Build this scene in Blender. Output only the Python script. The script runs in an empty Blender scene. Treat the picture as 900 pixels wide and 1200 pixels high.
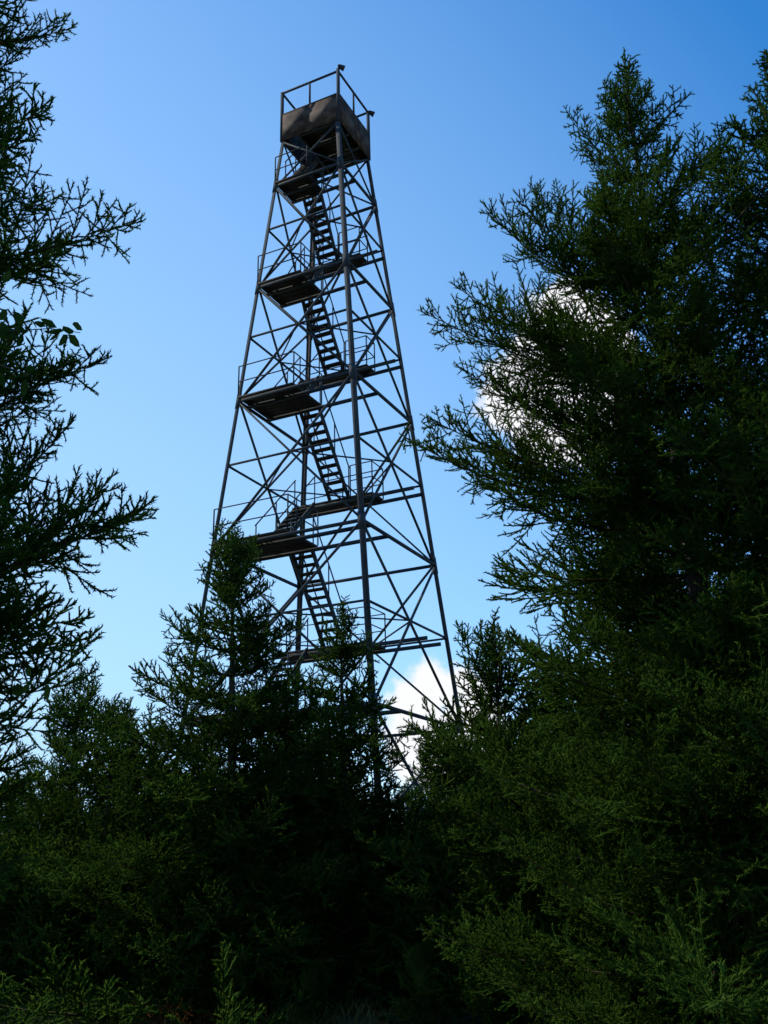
import bpy, math, random, time
import numpy as np
from mathutils import Matrix, Vector
scene=bpy.context.scene
COL=scene.collection
# =============== materials ===============
def new_mat(name):
    m=bpy.data.materials.new(name); m.use_nodes=True
    nt=m.node_tree; nt.nodes.clear()
    return m,nt
def N(nt,t,**kw):
    n=nt.nodes.new(t)
    for k,v in kw.items():
        if k in n.inputs: n.inputs[k].default_value=v
        else: setattr(n,k,v)
    return n
def ramp(nt,stops):
    r=nt.nodes.new('ShaderNodeValToRGB'); cr=r.color_ramp
    while len(cr.elements)<len(stops): cr.elements.new(0.5)
    for e,(p,c) in zip(cr.elements,stops): e.position=p; e.color=(*c,1)
    return r
def mat_noise(name,stops,scale=5,rough=.8,metal=0,bump=0.0,bscale=30,detail=6,spec=.5):
    m,nt=new_mat(name); L=nt.links
    tc=N(nt,'ShaderNodeTexCoord'); no=N(nt,'ShaderNodeTexNoise'); no.inputs['Scale'].default_value=scale; no.inputs['Detail'].default_value=detail
    L.new(tc.outputs['Object'],no.inputs['Vector'])
    r=ramp(nt,stops); L.new(no.outputs['Fac'],r.inputs['Fac'])
    b=N(nt,'ShaderNodeBsdfPrincipled'); b.inputs['Roughness'].default_value=rough; b.inputs['Metallic'].default_value=metal; b.inputs['Specular IOR Level'].default_value=spec
    L.new(r.outputs['Color'],b.inputs['Base Color'])
    if bump:
        n2=N(nt,'ShaderNodeTexNoise'); n2.inputs['Scale'].default_value=bscale; L.new(tc.outputs['Object'],n2.inputs['Vector'])
        bp=N(nt,'ShaderNodeBump'); bp.inputs['Strength'].default_value=bump; L.new(n2.outputs['Fac'],bp.inputs['Height']); L.new(bp.outputs['Normal'],b.inputs['Normal'])
    o=N(nt,'ShaderNodeOutputMaterial'); L.new(b.outputs['BSDF'],o.inputs['Surface'])
    return m
def mat_leaf(name,stops,transl=.25,tcol=(.08,.14,.02),scale=2.6):
    m,nt=new_mat(name); L=nt.links
    geo=N(nt,'ShaderNodeNewGeometry')
    no=N(nt,'ShaderNodeTexNoise'); no.inputs['Scale'].default_value=scale; no.inputs['Detail'].default_value=2; no.inputs['Roughness'].default_value=.75
    L.new(geo.outputs['Position'],no.inputs['Vector'])
    mm=N(nt,'ShaderNodeMath'); mm.operation='MULTIPLY_ADD'; L.new(no.outputs['Fac'],mm.inputs[0]); mm.inputs[1].default_value=1.9; mm.inputs[2].default_value=-.45
    r=ramp(nt,stops); L.new(mm.outputs[0],r.inputs['Fac'])
    b=N(nt,'ShaderNodeBsdfDiffuse')
    L.new(r.outputs['Color'],b.inputs['Color'])
    t=N(nt,'ShaderNodeBsdfTranslucent'); t.inputs['Color'].default_value=(*tcol,1)
    ms=N(nt,'ShaderNodeMixShader'); ms.inputs[0].default_value=transl
    L.new(b.outputs['BSDF'],ms.inputs[1]); L.new(t.outputs['BSDF'],ms.inputs[2])
    o=N(nt,'ShaderNodeOutputMaterial'); L.new(ms.outputs[0],o.inputs['Surface'])
    return m
M_NEEDLE=mat_leaf('spruce_needles',[(.15,(.007,.021,.004)),(.5,(.022,.053,.009)),(.9,(.082,.14,.022))],.28,(.090,.165,.018))
M_LEAF=mat_leaf('broad_leaf',[(.2,(.02,.04,.01)),(.8,(.05,.09,.02))],.3)
M_BARK=mat_noise('bark',[(.3,(.03,.022,.016)),(.7,(.08,.06,.045))],14,.95,0,.6,40)
M_TWIG=mat_noise('twig_bark',[(.3,(.03,.02,.013)),(.7,(.07,.05,.03))],9,.9,spec=.1)
M_STEEL=mat_noise('galvanised_steel',[(.3,(.028,.032,.035)),(.55,(.046,.052,.058)),(.75,(.042,.038,.035))],2.2,.9,.0,spec=.08)
M_WOOD=mat_noise('weathered_planks',[(.3,(.020,.017,.015)),(.7,(.05,.042,.036))],6,.9,spec=.12)
M_PANEL=mat_noise('rusty_panel',[(.32,(.033,.022,.017)),(.5,(.066,.042,.031)),(.68,(.12,.085,.066))],3.2,.9,0,.15,20,spec=.1)
M_CONC=mat_noise('concrete',[(.3,(.22,.21,.2)),(.7,(.33,.32,.3))],8,.9)
M_FIX=mat_noise('dark_fixture',[(.3,(.02,.02,.022)),(.7,(.04,.04,.04))],8,.7,spec=.2)
M_GROUND=mat_noise('forest_floor',[(.3,(.02,.022,.010)),(.5,(.04,.04,.018)),(.7,(.07,.065,.028))],1.3,.95,0,.6,12)
M_GRASS=mat_leaf('dry_grass',[(.2,(.05,.06,.018)),(.8,(.19,.18,.055))],.3,(.16,.17,.05))
M_FERN=mat_leaf('red_fern',[(.2,(.07,.025,.010)),(.8,(.18,.065,.02))],.3,(.2,.07,.02))
# =============== mesh helpers ===============
def mesh_tris(name,V,F,mi=None,mats=()):
    V=np.asarray(V,np.float32);F=np.asarray(F,np.int32)
    me=bpy.data.meshes.new(name)
    me.vertices.add(len(V)); me.vertices.foreach_set('co',V.ravel())
    me.loops.add(F.size); me.loops.foreach_set('vertex_index',F.ravel())
    me.polygons.add(len(F)); me.polygons.foreach_set('loop_start',np.arange(0,F.size,3,dtype=np.int32))
    for m in mats: me.materials.append(m)
    if mi is not None: me.polygons.foreach_set('material_index',np.asarray(mi,np.int32))
    me.update(calc_edges=True)
    return me
def tube(P,r0,r1,sides=3):
    P=np.asarray(P,float);n=len(P)
    T=np.gradient(P,axis=0); T/=np.linalg.norm(T,axis=1)[:,None]+1e-9
    ref=np.array([0,0,1.]) if abs(T[0][2])<.9 else np.array([1.,0,0])
    A=np.cross(T,ref);A/=np.linalg.norm(A,axis=1)[:,None]+1e-9
    B=np.cross(T,A)
    rr=np.linspace(r0,r1,n)
    an=np.arange(sides)/sides*2*math.pi
    V=(P[:,None,:]+rr[:,None,None]*(np.cos(an)[None,:,None]*A[:,None,:]+np.sin(an)[None,:,None]*B[:,None,:])).reshape(-1,3)
    F=[]
    for i in range(n-1):
        for j in range(sides):
            a=i*sides+j;b=i*sides+(j+1)%sides;c=a+sides;d=b+sides
            F+=[(a,b,d),(a,d,c)]
    return V,np.array(F)
class Acc:
    def __init__(s): s.V=[];s.F=[];s.M=[];s.n=0
    def add(s,V,F,m=0):
        V=np.asarray(V); s.V.append(V);s.F.append(np.asarray(F)+s.n)
        s.M.append(m if isinstance(m,np.ndarray) else np.full(len(F),m,np.int8));s.n+=len(V)
    def arrays(s): return np.concatenate(s.V).astype(np.float32),np.concatenate(s.F).astype(np.int32),np.concatenate(s.M)
    def mesh(s,name,mats):
        V,F,M=s.arrays(); return mesh_tris(name,V,F,M,mats)
def unit(v): return v/(np.linalg.norm(v)+1e-9)
UPV=np.array([0,0,1.])
# =============== spruce branch ===============
def make_branch(L,seed,sp,nl,nw,dens,core):
    rg=np.random.default_rng(seed)
    A=Acc(); needles=[]
    def grow(p0,d0,l,lift,n,wob=.06):
        pts=[np.array(p0,float)];d=unit(np.array(d0,float));st=l/n
        for i in range(n):
            d=unit(d+np.array([0,0,lift/n])+rg.normal(0,wob,3)/math.sqrt(n))
            pts.append(pts[-1]+d*st)
        return np.array(pts)
    def at(P,t):
        x=t*(len(P)-1);i=min(int(x),len(P)-2);f=x-i
        return P[i]*(1-f)+P[i+1]*f, unit(P[i+1]-P[i])
    main=grow((0,0,0),(1,0,-.12),L,.6*rg.uniform(.6,1.4),10,.12)
    A.add(*tube(main,.008*L**.8+.003,.003,4),0)
    needles.append((main,.35,1.0))
    gap=.062/dens
    s=.08*L; side=1
    while s<.985*L:
        t=s/L; p,T=at(main,t)
        sidev=unit(np.cross(UPV,T))
        l2=min(.36*L,.58*(L-s)+.06)*rg.uniform(.5,1.25)
        if t<.3: l2*=.45+1.6*t
        ang=math.radians(rg.normal(50,10)); el=math.radians(rg.normal(3,18))
        q=rg.random()
        if q<.14: el+=math.radians(42)
        elif q<.30: el-=math.radians(40)
        d=T*math.cos(ang)+(sidev*side)*math.sin(ang)
        d=d*math.cos(el)+UPV*math.sin(el)
        P2=grow(p,d,l2,.35,4 if l2>.15 else 2,.10)
        A.add(*tube(P2,core if l2<.2 else core*.8,core*.7,3),1)
        needles.append((P2,.0 if l2<.3 else .08,1.0))
        if l2>.11:
            s2=.12*l2; sd=1
            while s2<.93*l2:
                p2,T2=at(P2,s2/l2)
                sv=unit(np.cross(UPV,T2))
                l3=min(.17,.5*(l2-s2)+.04)*rg.uniform(.6,1.2)
                a3=math.radians(rg.normal(46,10));e3=math.radians(rg.normal(2,26))
                d3=T2*math.cos(a3)+sv*sd*math.sin(a3);d3=d3*math.cos(e3)+UPV*math.sin(e3)
                P3=grow(p2,d3,l3,.2,2,.08)
                A.add(*tube(P3,core,core*.6,3),1)
                needles.append((P3,.0,1.0))
                sd=-sd; s2+=.05*rg.uniform(.7,1.4)/dens
        side=-side; s+=gap*rg.uniform(.6,1.4)*.6
    PP=[];TT=[]
    for P,a,b in needles:
        seg=np.linalg.norm(np.diff(P,axis=0),axis=1).sum()
        k=max(3,int(seg*(b-a)/sp))
        t=np.linspace(a,b,k)*(len(P)-1); i=np.clip(t.astype(int),0,len(P)-2); f=(t-i)[:,None]
        PP.append(P[i]*(1-f)+P[i+1]*f); D=P[i+1]-P[i]; TT.append(D/(np.linalg.norm(D,axis=1)[:,None]+1e-9))
    PP=np.concatenate(PP);TT=np.concatenate(TT);k=len(PP)
    R=rg.normal(0,1,(k,3)); R-= (R*TT).sum(1)[:,None]*TT; R/=np.linalg.norm(R,axis=1)[:,None]+1e-9
    R[:,2]+=.2
    D=TT*.8+R*.85; D/=np.linalg.norm(D,axis=1)[:,None]
    S=np.cross(D,rg.normal(0,1,(k,3))); S/=np.linalg.norm(S,axis=1)[:,None]+1e-9
    ln=nl*rg.uniform(.7,1.2,k)[:,None]
    V=np.empty((k,3,3)); V[:,0]=PP-S*nw/2; V[:,1]=PP+S*nw/2; V[:,2]=PP+D*ln
    A.add(V.reshape(-1,3),np.arange(k*3).reshape(-1,3),1)
    return A.arrays()
CLS=[.35,.75,1.3,2.0,2.8]
LOD={0:(.0065,.027,.0096,1.0,.0066),1:(.0125,.031,.016,.84,.0102),2:(.028,.048,.032,.5,.018)}
BR={}
def branch_arrays(lod,ci,v):
    k=(lod,ci,v)
    if k not in BR: BR[k]=make_branch(CLS[ci],1000*lod+100*ci+v,*LOD[lod])
    return BR[k]
def spruce(name,loc,H,rt,seed,col=None,whorl=.36,per=6,inter=2,zlow=.15,elev=None,lod=1,back=None,var=(.6,1.25),extra=(),wlv=(.85,1.12)):
    col=col or COL
    rg=random.Random(seed)
    e=bpy.data.objects.new(name,None); col.objects.link(e); e.location=loc; e.empty_display_size=.3
    n=14; P=[]
    def cen(z):
        t=max(0,z/H); return (math.sin(t*5+seed)*.03,math.cos(t*4+seed)*.03)
    for i in range(n+1):
        t=i/n; P.append((*cen(t*H),-.15+t*(H+.15)))
    V,F=tube(P,.014*H+.02,.006,9)
    tr=bpy.data.objects.new('trunk',mesh_tris('trunk',V,F,None,[M_BARK])); col.objects.link(tr); tr.parent=e
    A=Acc()
    def add_branch(pos,az,el,L,roll=0.):
        ci=min(range(len(CLS)),key=lambda i:abs(math.log(CLS[i]/L)))
        l=lod
        if back is not None and math.sin(az)>.35: l=back
        V,F,M=branch_arrays(l,ci,rg.randrange(4)); s=L/CLS[ci]
        X=Matrix.Rotation(az,3,'Z')@Matrix.Rotation(-el,3,'Y')@Matrix.Rotation(roll,3,'X')@Matrix.Diagonal((s,s*rg.choice((-1,1)),s))
        A.add(V@np.array(X,np.float32).T+np.array(pos,np.float32),F,M)
    el_x=[0,.6,1.5,3,5,9] ; el_y=elev or [62,42,26,12,2,-8]
    def rad(t): return float(np.interp(t,[a for a,b in rt],[b for a,b in rt]))
    for k in range(2): add_branch((*cen(H-.12),H-.22+.08*k),rg.uniform(0,6.28),math.radians(84),.35)
    t=.12
    while H-t>zlow:
        w=whorl*(.55 if t<1 else 1.)*rg.uniform(.85,1.15)
        k0=per if t>.5 else max(3,per-2)
        a0=rg.uniform(0,6.28)
        wl=rg.uniform(*wlv)
        def one(tt,az,scale):
            r=max(.10,rad(tt)*scale*rg.uniform(*var)*wl)
            elv=math.radians(float(np.interp(tt,el_x,el_y))+rg.gauss(0,6))
            add_branch((*cen(H-tt),H-tt),az,elv,r/max(.6,math.cos(elv)),rg.gauss(0,.2))
        for k in range(k0): one(t,a0+k*2*math.pi/k0+rg.gauss(0,.2),1.)
        for k in range(inter if t>.6 else inter//2): one(t+rg.uniform(.2,.9)*w,rg.uniform(0,6.28),.72)
        t+=w
    for z,azd,eld,Lx in extra: add_branch((*cen(z),z),math.radians(azd),math.radians(eld),Lx,rg.gauss(0,.15))
    me=A.mesh('foliage',[M_TWIG,M_NEEDLE])
    o=bpy.data.objects.new('crown',me); col.objects.link(o); o.parent=e
    return e
def prof(R,k): return [(x,R*x**k) for x in (0,.2,.5,1,1.5,2,3,4,6,9,12)]
# ---- individual trees ----
spruce('spruce_tree',(2.9,9.0,0),10.2,[(0,.10),(.4,.28),(1,.55),(1.8,.9),(2.5,1.2),(3.3,1.75),(4.5,2.2),(6.5,2.6),(10,2.8)],1,whorl=.44,per=6,inter=3,elev=[62,45,32,18,8,0],zlow=.3,lod=0,back=1,var=(.5,1.3),
  extra=[(7.1,180,20,2.2),(7.0,196,24,2.0),(6.0,186,10,2.7),(5.9,200,12,2.6),(4.9,182,4,2.9),(4.8,205,6,2.8),(8.6,190,34,1.25)])
spruce('spruce_tree',(4.05,8.0,0),9.25,[(0,.08),(.4,.25),(1,.55),(2,1.0),(4.5,1.8),(9,2.3)],2,whorl=.42,per=6,inter=3,elev=[62,45,34,18,8,0],lod=0,back=1,var=(.5,1.3))
spruce('spruce_tree',(3.4,12.2,0),6.6,prof(.75,.75),3)
spruce('spruce_tree',(1.3,12.2,0),4.5,prof(.58,.85),4,elev=[70,50,30,14,2,-6])
spruce('spruce_tree',(.85,14.0,0),3.6,prof(.52,.85),5,elev=[70,50,30,14,2,-6])
spruce('spruce_tree',(-2.2,14.0,0),6.4,prof(.65,.88),6,whorl=.36,inter=3,var=(.65,1.2),wlv=(.9,1.1),elev=[72,46,20,6,-4,-12])
spruce('spruce_tree',(-.68,15.2,0),5.55,prof(.54,.88),7,whorl=.36,inter=3,var=(.65,1.2),wlv=(.9,1.1),elev=[72,46,20,6,-4,-12])
spruce('spruce_tree',(2.3,14.5,0),4.2,prof(.75,.75),8)
spruce('spruce_tree',(-5.3,17,0),5.0,prof(.68,.82),9)
spruce('spruce_tree',(-4.3,15.6,0),4.2,prof(.66,.82),10)
spruce('spruce_tree',(-3.4,14.8,0),3.6,prof(.64,.82),11)
spruce('spruce_tree',(.1,15.0,0),2.6,prof(.7,.75),12)
spruce('spruce_tree',(-1.45,13.8,0),2.8,prof(.75,.75),13)
spruce('spruce_tree',(2.0,11.0,0),3.0,prof(.8,.75),14)
spruce('spruce_tree',(-3.35,5.6,0),10.5,[(0,.1),(.5,.4),(1.5,.8),(3,1.1),(4.5,1.45),(6,1.8),(7,1.95),(8,2.1),(8.8,1.6),(9.6,1.0)],15,whorl=.50,per=7,inter=4,elev=[60,45,30,18,8,2],zlow=1.25,lod=0,back=1,
  extra=[(3.1,-12,14,2.15),(2.9,4,16,2.1),(3.35,20,12,2.0),(2.95,-28,12,2.1)])
# ---- distant forest: instanced collection ----
fcols=[]
for i,(h,r) in enumerate(((8.5,.72),(7.0,.78),(10,.66))):
    c=bpy.data.collections.new('distant_spruce_%d'%i)
    spruce('distant_spruce_tree',(0,0,0),h,prof(r,.74),50+i,col=c,whorl=.42,per=6,inter=3,lod=2)
    fcols.append(c)
sc=bpy.data.collections.new('spruce_sapling_source')
spruce('sapling',(0,0,0),1.9,prof(.62,.7),61,col=sc,whorl=.26,per=6,inter=2,lod=1,zlow=.05)
fcols.append(sc)
def inst_group(name):
    o=bpy.data.objects.new(name,None); COL.objects.link(o); return o
forest=inst_group('spruce_forest'); saplings=inst_group('spruce_saplings')
rg=random.Random(5)
def fi(x,y,s,i=None,par=None):
    o=bpy.data.objects.new('forest_instance',None); o.instance_type='COLLECTION'; o.instance_collection=fcols[rg.randrange(3) if i is None else i]
    o.parent=par or forest; COL.objects.link(o); o.location=(x,y,-.1); o.rotation_euler=(0,0,rg.uniform(0,6.28)); o.scale=(s,s,s*rg.uniform(.9,1.05))
for k in range(54):
    y=rg.uniform(34,50); x=(-.62+1.24*(k+rg.random())/54)*y
    fi(x,y,rg.uniform(.55,.85))
for k in range(34):
    y=rg.uniform(18,31); x=rg.uniform(-.62,.7)*y
    if -6.5<x<.3*y: continue
    fi(x,y,rg.uniform(.5,.62) if x<0 else rg.uniform(.7,.95))
for k,(x,y,s) in enumerate([(-6.2,14.5,.42),(-2.9,16.5,.35),(-.2,17.5,.33),(1.2,17,.34),(3.2,15.5,.5),(-4.8,19.5,.5),(-1.6,18.5,.36),(5,14,.7),(6.2,11,.8),(-7.5,15,.6),(.4,19.5,.30),(2.2,19,.34),(-3.6,20,.45)]):
    fi(x,y,s)
for k in range(26):
    x=-6+10.5*(k+rg.random())/26
    fi(x,rg.uniform(13.0 if x>-2.8 else 14.2,17),rg.uniform(.5,1.15),3,saplings)
for x,y,s in ((-.9,12.2,.42),(.3,11.9,.5),(1.1,11.6,.6),(-1.9,12.9,.5)): fi(x,y,s,3,saplings)
# =============== broadleaf tree at left ===============
def broadleaf():
    rg=np.random.default_rng(3)
    e=bpy.data.objects.new('broadleaf_tree',None); COL.objects.link(e); e.location=(-3.0,4.6,0)
    A=Acc()
    tr=np.array([[0,0,-.1],[.05,0,1.5],[-.03,.05,3],[.08,0,4.5],[.1,.05,6]])
    A.add(*tube(tr,.05,.012,8),0)
    def leafy(p0,p1,sag,nl):
        t=np.linspace(0,1,9)[:,None]; P=np.array(p0)*(1-t)+np.array(p1)*t; P[:,2]+=sag*np.sin(t[:,0]*math.pi); P+=rg.normal(0,.012,P.shape)
        A.add(*tube(P,.009,.002,4),0)
        for i in range(nl):
            tt=rg.uniform(.35,1)*8; j=min(int(tt),7); p=P[j]*(1-(tt-j))+P[j+1]*(tt-j)
            d=unit(rg.normal(0,1,3)+np.array([.3,0,-.5])); s=unit(np.cross(d,rg.normal(0,1,3))); ln=rg.uniform(.06,.10); w=ln*.30
            b=p+d*.025; nrm=np.cross(d,s)
            V=[p,b,b+d*ln*.35+s*w,b+d*ln*.75+s*w*.7,b+d*ln,b+d*ln*.75-s*w*.7,b+d*ln*.35-s*w,b+d*ln*.5-nrm*ln*.08]
            A.add(V,[(1,2,7),(2,3,7),(3,4,7),(4,5,7),(5,6,7),(6,1,7)],1)
    leafy((.08,0,4.0),(1.15,-.3,4.2),.12,34); leafy((.08,0,4.1),(1.50,-.2,4.22),.1,44); leafy((.08,0,4.4),(1.0,.0,4.6),.1,26)
    leafy((0,0,2.1),(1.46,0,2.50),.1,18); leafy((.6,0,4.2),(1.25,-.2,4.0),.0,16)
    leafy((.0,0,3.6),(-.8,.3,4.2),.1,20); leafy((.0,0,3.2),(-.5,-.7,3.9),.1,20); leafy((.1,0,5.),(.3,.7,5.8),.1,20); leafy((.1,0,5.6),(0,0,6.4),.1,20)
    o=bpy.data.objects.new('crown_and_trunk',A.mesh('broadleaf',[M_BARK,M_LEAF])); COL.objects.link(o); o.parent=e
broadleaf()
# =============== ground ===============
def ground():
    n=90; xs=np.sinh(np.linspace(-4.2,4.2,n))/math.sinh(4.2)*900; ys=xs
    V=[];F=[]
    for y in ys:
        for x in xs:
            d=math.hypot(x,y); z=.05*math.sin(x*.9+1)*math.cos(y*.7)+ .03*math.sin(x*2.3+y*1.9)
            V.append((x,y+15,z if d<60 else 0))
    for j in range(n-1):
        for i in range(n-1):
            a=j*n+i; F+=[(a,a+1,a+n+1),(a,a+n+1,a+n)]
    o=bpy.data.objects.new('ground',mesh_tris('ground',V,F,None,[M_GROUND])); COL.objects.link(o)
ground()
def blades(name,mat,spots,n,h,w,seed):
    rg=np.random.default_rng(seed); Vs=[]
    for (x,y,r,hh) in spots:
        k=int(n*r*r*3)
        a=rg.uniform(0,6.28,k); rr=rg.uniform(0,1,k)**.7*r
        bx=x+rr*np.cos(a)*1.6; by=y+rr*np.sin(a)
        d=rg.normal(0,.4,(k,2)); H=h*hh*rg.uniform(.3,1.2,k)*(1.15-.6*rr/r)
        wa=rg.uniform(0,6.28,k); sx=np.cos(wa)*w;sy=np.sin(wa)*w
        V=np.zeros((k,2,3,3))
        V[:,0,0]=np.stack([bx-sx,by-sy,bx*0-.03],1);V[:,0,1]=np.stack([bx+sx,by+sy,bx*0-.03],1);V[:,0,2]=np.stack([bx+d[:,0]*H*.5,by+d[:,1]*H*.5,H*.6],1)
        V[:,1,0]=V[:,0,2]-np.stack([sx,sy,sx*0],1)*.6;V[:,1,1]=V[:,0,2]+np.stack([sx,sy,sx*0],1)*.6;V[:,1,2]=np.stack([bx+d[:,0]*H*1.2,by+d[:,1]*H*1.2,H],1)
        Vs.append(V.reshape(-1,3))
    V=np.concatenate(Vs); me=mesh_tris(name,V,np.arange(len(V)).reshape(-1,3),None,[mat])
    o=bpy.data.objects.new(name,me); COL.objects.link(o)
blades('grass',M_GRASS,[(-4.0,12.9,.6,1.),(-3.5,12.4,.45,.9),(-4.9,13.1,.5,1.0),(-1.2,12.0,.35,.7),(-.5,11.9,.4,.9),(.1,12.0,.35,.7),(-2.7,12.2,.3,.5)],900,.40,.006,1)
blades('fern_undergrowth',M_FERN,[(-2.5,12.3,.4,.9),(-2.0,12.1,.3,.8),(-1.5,12.4,.3,.8),(-.1,11.9,.2,.7)],260,.42,.014,2)
# =============== fire tower ===============
AL=math.radians(25.926);D=27.136;PH=math.radians(-3.437);S0=6.509;ZC=24.413;ST=2.13;HR=1.904
e1=np.array([-math.cos(AL),math.sin(AL),0]);e2=np.array([math.sin(AL),math.cos(AL),0]);CC=np.array([D*math.sin(PH),D*math.cos(PH),0])
tower=bpy.data.objects.new('fire_lookout_tower',None); COL.objects.link(tower); tower.location=CC
def W(a,b,z): return e1*a+e2*b+np.array([0,0,z])
def hs(z): return (S0+(ST-S0)*min(z,ZC)/ZC)/2
BOXF=[(0,1,2),(0,2,3),(4,6,5),(4,7,6),(0,4,5),(0,5,1),(1,5,6),(1,6,2),(2,6,7),(2,7,3),(3,7,4),(3,4,0)]
class Box(Acc):
    def beam(s,p,q,w,h=None,up=(0,0,1),m=0):
        p=np.asarray(p,float);q=np.asarray(q,float);h=h or w
        T=unit(q-p);U=np.asarray(up,float)
        if abs(T@U)>.95: U=e1
        X=unit(np.cross(T,U));Y=np.cross(X,T)
        V=[c+X*sx*w/2+Y*sy*h/2 for c in (p,q) for sx,sy in ((-1,-1),(1,-1),(1,1),(-1,1))]
        s.add(V,BOXF,m)
    def angle(s,p,q,w,th,d1,d2):
        p=np.asarray(p,float);q=np.asarray(q,float)
        for da,db in ((d1,d2),(d2,d1)):
            V=[c+da*x+db*y for c in (p,q) for x,y in ((0,0),(w,0),(w,th),(0,th))]
            s.add(V,BOXF)
    def slab(s,a0,a1,b0,b1,z,t,m=0):
        V=[W(a,b,zz) for zz in (z-t,z) for a,b in ((a0,b0),(a1,b0),(a1,b1),(a0,b1))]
        s.add(V,BOXF,m)
    def planks(s,a0,a1,b0,b1,z,t,along='a',w=.2,m=0):
        lo,hi=(b0,b1) if along=='a' else (a0,a1)
        n=max(1,int(round((hi-lo)/w))); st=(hi-lo)/n
        for i in range(n):
            l=lo+i*st+.005;h=lo+(i+1)*st-.005
            if along=='a': s.slab(a0,a1,l,h,z,t,m)
            else: s.slab(l,h,b0,b1,z,t,m)
    def out(s,name,mats):
        o=bpy.data.objects.new(name,s.mesh(name,mats)); COL.objects.link(o); o.parent=tower; return o
sgn={'N':(-1,-1),'L':(1,-1),'R':(-1,1),'B':(1,1)}
def cp(k,z,off=0.):
    h=hs(z)-off; return W(sgn[k][0]*h,sgn[k][1]*h,z)
ZA=[5.4,10.15,14.7,18.63,22.5]
RZ=[.35]+ZA
legs=Box()
for k in 'NLRB':
    da=-e1*sgn[k][0];db=-e2*sgn[k][1]
    legs.angle(cp(k,0.2),cp(k,ZC),.125,.016,da,db)
    for z in ZA:
        legs.angle(cp(k,z-.25,-.012),cp(k,z+.25,-.012),.16,.01,da,db)
legs.out('legs',[M_STEEL])
br=Box()
faces=[('N','L'),('N','R'),('L','B'),('R','B')]
for z in ZA:
    for k,l in faces: br.beam(cp(k,z,.03),cp(l,z,.03),.06,.085)
for z0,z1 in zip(RZ[:-1],RZ[1:]):
    zm=z0+(z1-z0)*hs(z0)/(hs(z0)+hs(z1))
    for i,(k,l) in enumerate(faces):
        br.beam(cp(k,z0,.02),cp(l,z1,.02),.055); br.beam(cp(l,z0,.06),cp(k,z1,.06),.055)
        br.beam(cp(k,zm,.04),cp(l,zm,.04),.05)
    m=[(cp(a,zm)+cp(b,zm))/2 for a,b in (('N','L'),('L','B'),('B','R'),('R','N'))]
    for i in range(4): br.beam(m[i],m[(i+1)%4],.035)
for k,l in faces:
    br.beam(cp(k,22.5,.02),cp(l,ZC-.1,.02),.045); br.beam(cp(l,22.5,.05),cp(k,ZC-.1,.05),.045)
br.out('cross_bracing',[M_STEEL])
ft=Box()
for k in 'NLRB':
    h=hs(0); a,b=sgn[k][0]*h,sgn[k][1]*h; ft.slab(a-.35,a+.35,b-.35,b+.35,.22,.6)
ft.out('concrete_footings',[M_CONC])
ld=Box();stp=Box();rl=Box()
def flight(a,b0,z0,b1,z1,w=.64):
    n=int(round((z1-z0)/.21))
    for s in (-1,1):
        stp.beam(W(a+s*w/2,b0,z0),W(a+s*w/2,b1,z1),.045,.16,m=0)
    for i in range(1,n):
        t=i/n; b=b0+(b1-b0)*t;z=z0+(z1-z0)*t
        stp.slab(a-w/2+.024,a+w/2-.024,b-.10,b+.10,z+.02,.04,1)
    for s in (-1,1):
        off=e1*s*(w/2+.04)
        rl.beam(W(a,b0,z0+.95)+off,W(a,b1,z1+.95)+off,.03)
        for t in (.02,.5,.98):
            p=W(a,b0+(b1-b0)*t,z0+(z1-z0)*t)+off; rl.beam(p,p+np.array([0,0,.95]),.028)
def rail(pts):
    for p,q in zip(pts[:-1],pts[1:]):
        for hgt in (.5,1.0): rl.beam(p+np.array([0,0,hgt]),q+np.array([0,0,hgt]),.026)
        n=max(1,int(np.linalg.norm(q-p)/1.2))
        for i in range(n+1):
            r=p+(q-p)*i/n; rl.beam(r,r+np.array([0,0,1.0]),.03)
def A_in(z): h=hs(z); return -h+min(1.6,.85*h)
def platA(z):
    h=hs(z); bi=A_in(z); zt=z+.12
    a0=.0 if z>12 else -.1
    ld.planks(a0,h-.06,-h-.05,bi,zt,.06,'a')
    for b in (-h+.5,bi-.06): ld.beam(W(-h+.04,b,zt-.12),W(h-.04,b,zt-.12),.06,.10,m=1)
    rail([W(a0,-h,zt),W(h-.05,-h,zt)]); rail([W(a0,-h,zt),W(a0,bi,zt)])
def platB(z,b0):
    h=hs(z); zt=z; b1=min(h+.02,b0+1.05)
    a0=-.75
    ld.planks(a0,h-.06,b0,b1,zt,.06,'a')
    for b in (b0+.06,b1-.06): ld.beam(W(-h+.04,b,zt-.12),W(h-.04,b,zt-.12),.06,.10,m=1)
    rail([W(a0,b1,zt),W(h-.05,b1,zt)]); rail([W(a0,b0,zt),W(a0,b1,zt)]); rail([W(a0,b0,zt),W(.0,b0,zt)])
for i,z in enumerate(ZA):
    platA(z)
    if i==0:
        zb=2.7; b0=A_in(z)+2.1; platB(zb,b0); flight(.42,b0+.05,zb,A_in(z)-.02,z+.10)
        flight(1.75,A_in(0)-.4,0.02,b0+.05,zb-.02)
    else:
        zp=ZA[i-1]; zb=(zp+z)/2+.06; hb=hs(zb)
        b0=min(A_in(z)+1.75,hb-.55); b0=max(b0,A_in(zp)+.5)
        platB(zb,b0)
        flight(.42,b0+.05,zb,A_in(z)-.02,z+.10)
        flight(min(1.62,hb-.42),A_in(zp)-.02,zp+.12,b0+.05,zb-.02)
flight(.70,-.95,22.62,.35,ZC+.03,.5)
ld.out('landings',[M_WOOD,M_STEEL]); stp.out('stairs',[M_STEEL,M_WOOD]); rl.out('handrails',[M_STEEL])
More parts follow.
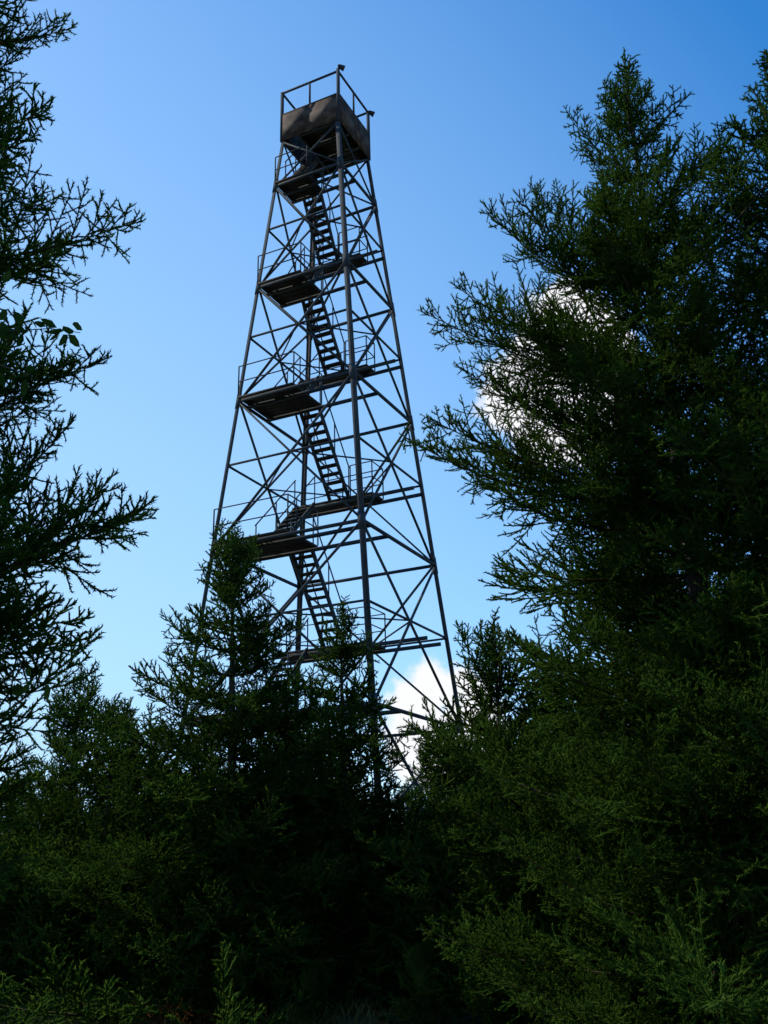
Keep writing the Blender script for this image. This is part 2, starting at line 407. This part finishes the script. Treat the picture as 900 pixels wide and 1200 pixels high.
# cab
cb=Box(); H2=ST/2; pt=.95
cb.planks(-H2+.02,.40,-H2+.03,H2-.03,ZC+.06,.05,'a')
cb.planks(.40,H2-.02,.45,H2-.03,ZC+.06,.05,'a')
for x in (-H2+.06,-.35,.38,H2-.06): cb.beam(W(-H2+.02,x,ZC-.06),W(.42,x,ZC-.06),.07,.11,m=1)
cb.beam(W(.42,-H2,ZC-.07),W(.42,H2,ZC-.07),.07,.12,m=1)
cb.beam(W(H2-.05,-H2,ZC-.07),W(H2-.05,H2,ZC-.07),.07,.12,m=1)
def wallp(k,l):
    p=cp(k,ZC,0);q=cp(l,ZC,0); out=unit(p+q-np.array([0,0,2*ZC]))
    for j in range(2):
        a=p+(q-p)*(j/2);b=p+(q-p)*((j+1)/2-.003); th=.028+.004*j
        V=[c+out*o+np.array([0,0,zz]) for c in (a,b) for o,zz in ((0,-.08),(th,-.08),(th,pt),(0,pt))]
        cb.add(V,BOXF,2)
    up=np.array([0,0,pt+.03]);cb.beam(p+up,q+up,.07,.06,m=1)
    cb.beam(p+np.array([0,0,HR]),q+np.array([0,0,HR]),.055,.055,m=1)
    m=(p+q)/2;cb.beam(m+np.array([0,0,pt]),m+np.array([0,0,HR-.03]),.05,m=1)
for k,l in faces: wallp(k,l)
for k in 'NLRB':
    p=cp(k,ZC); top=HR+.03 if k!='N' else HR+.1
    cb.beam(p+np.array([0,0,-.1]),p+np.array([0,0,top]),.085,.085,m=1)
cb.out('lookout_cab',[M_WOOD,M_STEEL,M_PANEL])
fx=Box()
def flood(p,d,arm):
    d=unit(np.array(d,float)); fx.beam(p,p+arm,.04); c=p+arm
    P=np.array([c-d*.12,c-d*.08,c+d*.06,c+d*.12])
    for a,b,r0,r1 in ((0,1,.02,.06),(1,2,.06,.09),(2,3,.09,.10)):
        fx.add(*tube([P[a],P[b]],r0,r1,12))
    an=np.arange(12)/12*6.283
    A_=unit(np.cross(d,(0,0,1)));B_=np.cross(d,A_); ring=[P[3]+.10*(math.cos(t)*A_+math.sin(t)*B_) for t in an]
    fx.add(ring+[P[3]-d*.02],[(i,(i+1)%12,12) for i in range(12)])
flood(cp('N',ZC)+np.array([0,0,HR+.08]),(.8,.3,-.3),np.array([.10,-.03,.06]))
fx.beam(cp('R',ZC)+np.array([0,0,HR+.02]),cp('R',ZC)+np.array([.12,0,HR-.0]),.05)
flood(cp('R',ZC)+np.array([0,0,HR-.02]),(.8,.3,-.3),np.array([.10,0,.0]))
fx.out('floodlights',[M_FIX])
# =============== light and sky ===============
AZ=math.radians(-58); EL=math.radians(48)
sd=bpy.data.lights.new('sun','SUN'); sd.energy=5.0; sd.angle=math.radians(.5); sd.color=(1,.95,.83)
so=bpy.data.objects.new('sun',sd); COL.objects.link(so)
dv=Vector((math.sin(AZ)*math.cos(EL),math.cos(AZ)*math.cos(EL),math.sin(EL)))
so.rotation_euler=dv.to_track_quat('Z','Y').to_euler()
w=bpy.data.worlds.new('World'); scene.world=w; w.use_nodes=True; nt=w.node_tree; nt.nodes.clear(); L=nt.links
sky=N(nt,'ShaderNodeTexSky'); sky.sky_type='NISHITA'; sky.sun_disc=False; sky.sun_elevation=EL; sky.sun_rotation=AZ%(2*math.pi)
sky.air_density=1.0; sky.dust_density=.4; sky.ozone_density=2.0; sky.altitude=900
hsv=N(nt,'ShaderNodeHueSaturation'); hsv.inputs['Saturation'].default_value=1.37; hsv.inputs['Value'].default_value=1.85
L.new(sky.outputs[0],hsv.inputs['Color'])
tc=N(nt,'ShaderNodeTexCoord')
def dot(dirv):
    d=N(nt,'ShaderNodeVectorMath'); d.operation='DOT_PRODUCT'; L.new(tc.outputs['Generated'],d.inputs[0]); d.inputs[1].default_value=dirv
    return d.outputs['Value']
def blob(dirv,inner,outer):
    mr=N(nt,'ShaderNodeMapRange'); mr.interpolation_type='SMOOTHSTEP'
    mr.inputs['From Min'].default_value=math.cos(math.radians(outer)); mr.inputs['From Max'].default_value=math.cos(math.radians(inner))
    L.new(dot(dirv),mr.inputs['Value']); return mr.outputs[0]
ha,he=math.radians(-24),math.radians(4)
ac=N(nt,'ShaderNodeMath'); ac.operation='ARCCOSINE'; L.new(dot((math.sin(ha)*math.cos(he),math.cos(ha)*math.cos(he),math.sin(he))),ac.inputs[0])
hz=N(nt,'ShaderNodeMapRange'); hz.inputs['From Min'].default_value=math.radians(59); hz.inputs['From Max'].default_value=math.radians(2); hz.inputs['To Max'].default_value=.93
L.new(ac.outputs[0],hz.inputs['Value'])
mh=N(nt,'ShaderNodeMixRGB'); L.new(hz.outputs[0],mh.inputs['Fac']); L.new(hsv.outputs[0],mh.inputs['Color1']); mh.inputs['Color2'].default_value=(4.2,6.6,8.8,1)
b1=blob((.176,.872,.456),0,7.0); b2=blob((.045,.99,.125),0,6.5)
mx=N(nt,'ShaderNodeMath'); mx.operation='MAXIMUM'; L.new(b1,mx.inputs[0]); L.new(b2,mx.inputs[1])
no=N(nt,'ShaderNodeTexNoise'); no.inputs['Scale'].default_value=15; no.inputs['Detail'].default_value=7; no.inputs['Roughness'].default_value=.57
L.new(tc.outputs['Generated'],no.inputs['Vector'])
ad=N(nt,'ShaderNodeMath'); ad.operation='MULTIPLY_ADD'; L.new(mx.outputs[0],ad.inputs[0]); ad.inputs[1].default_value=.42; L.new(no.outputs['Fac'],ad.inputs[2])
cm=N(nt,'ShaderNodeMapRange'); cm.interpolation_type='SMOOTHSTEP'; cm.inputs['From Min'].default_value=.65; cm.inputs['From Max'].default_value=.80; L.new(ad.outputs[0],cm.inputs['Value'])
gt=N(nt,'ShaderNodeMapRange'); gt.inputs['From Max'].default_value=.12; L.new(mx.outputs[0],gt.inputs['Value'])
mg=N(nt,'ShaderNodeMath'); mg.operation='MULTIPLY'; L.new(cm.outputs[0],mg.inputs[0]); L.new(gt.outputs[0],mg.inputs[1])
bg=N(nt,'ShaderNodeBackground'); bg.inputs['Strength'].default_value=.12
mc=N(nt,'ShaderNodeMixRGB'); L.new(mg.outputs[0],mc.inputs['Fac']); L.new(mh.outputs[0],mc.inputs['Color1']); mc.inputs['Color2'].default_value=(8.2,8.3,8.6,1)
L.new(mc.outputs[0],bg.inputs['Color'])
o=N(nt,'ShaderNodeOutputWorld'); L.new(bg.outputs[0],o.inputs['Surface'])
# =============== camera ===============
cd=bpy.data.cameras.new('camera'); cam=bpy.data.objects.new('camera',cd); COL.objects.link(cam); scene.camera=cam
cd.sensor_fit='VERTICAL'; cd.sensor_height=24; cd.lens=24*1169/1200; cd.clip_end=3000; cd.clip_start=.05
p=math.radians(20.03); r=math.radians(-1.456)
R=Vector((1,0,0));Fw=Vector((0,math.cos(p),math.sin(p)));U=Vector((0,-math.sin(p),math.cos(p)))
R2=R*math.cos(r)+U*math.sin(r);U2=-R*math.sin(r)+U*math.cos(r)
m=Matrix((R2,U2,-Fw)).transposed().to_4x4(); m.translation=Vector((0,0,1.6)); cam.matrix_world=m
scene.view_settings.view_transform='Standard'; scene.view_settings.look='None'; scene.view_settings.exposure=0
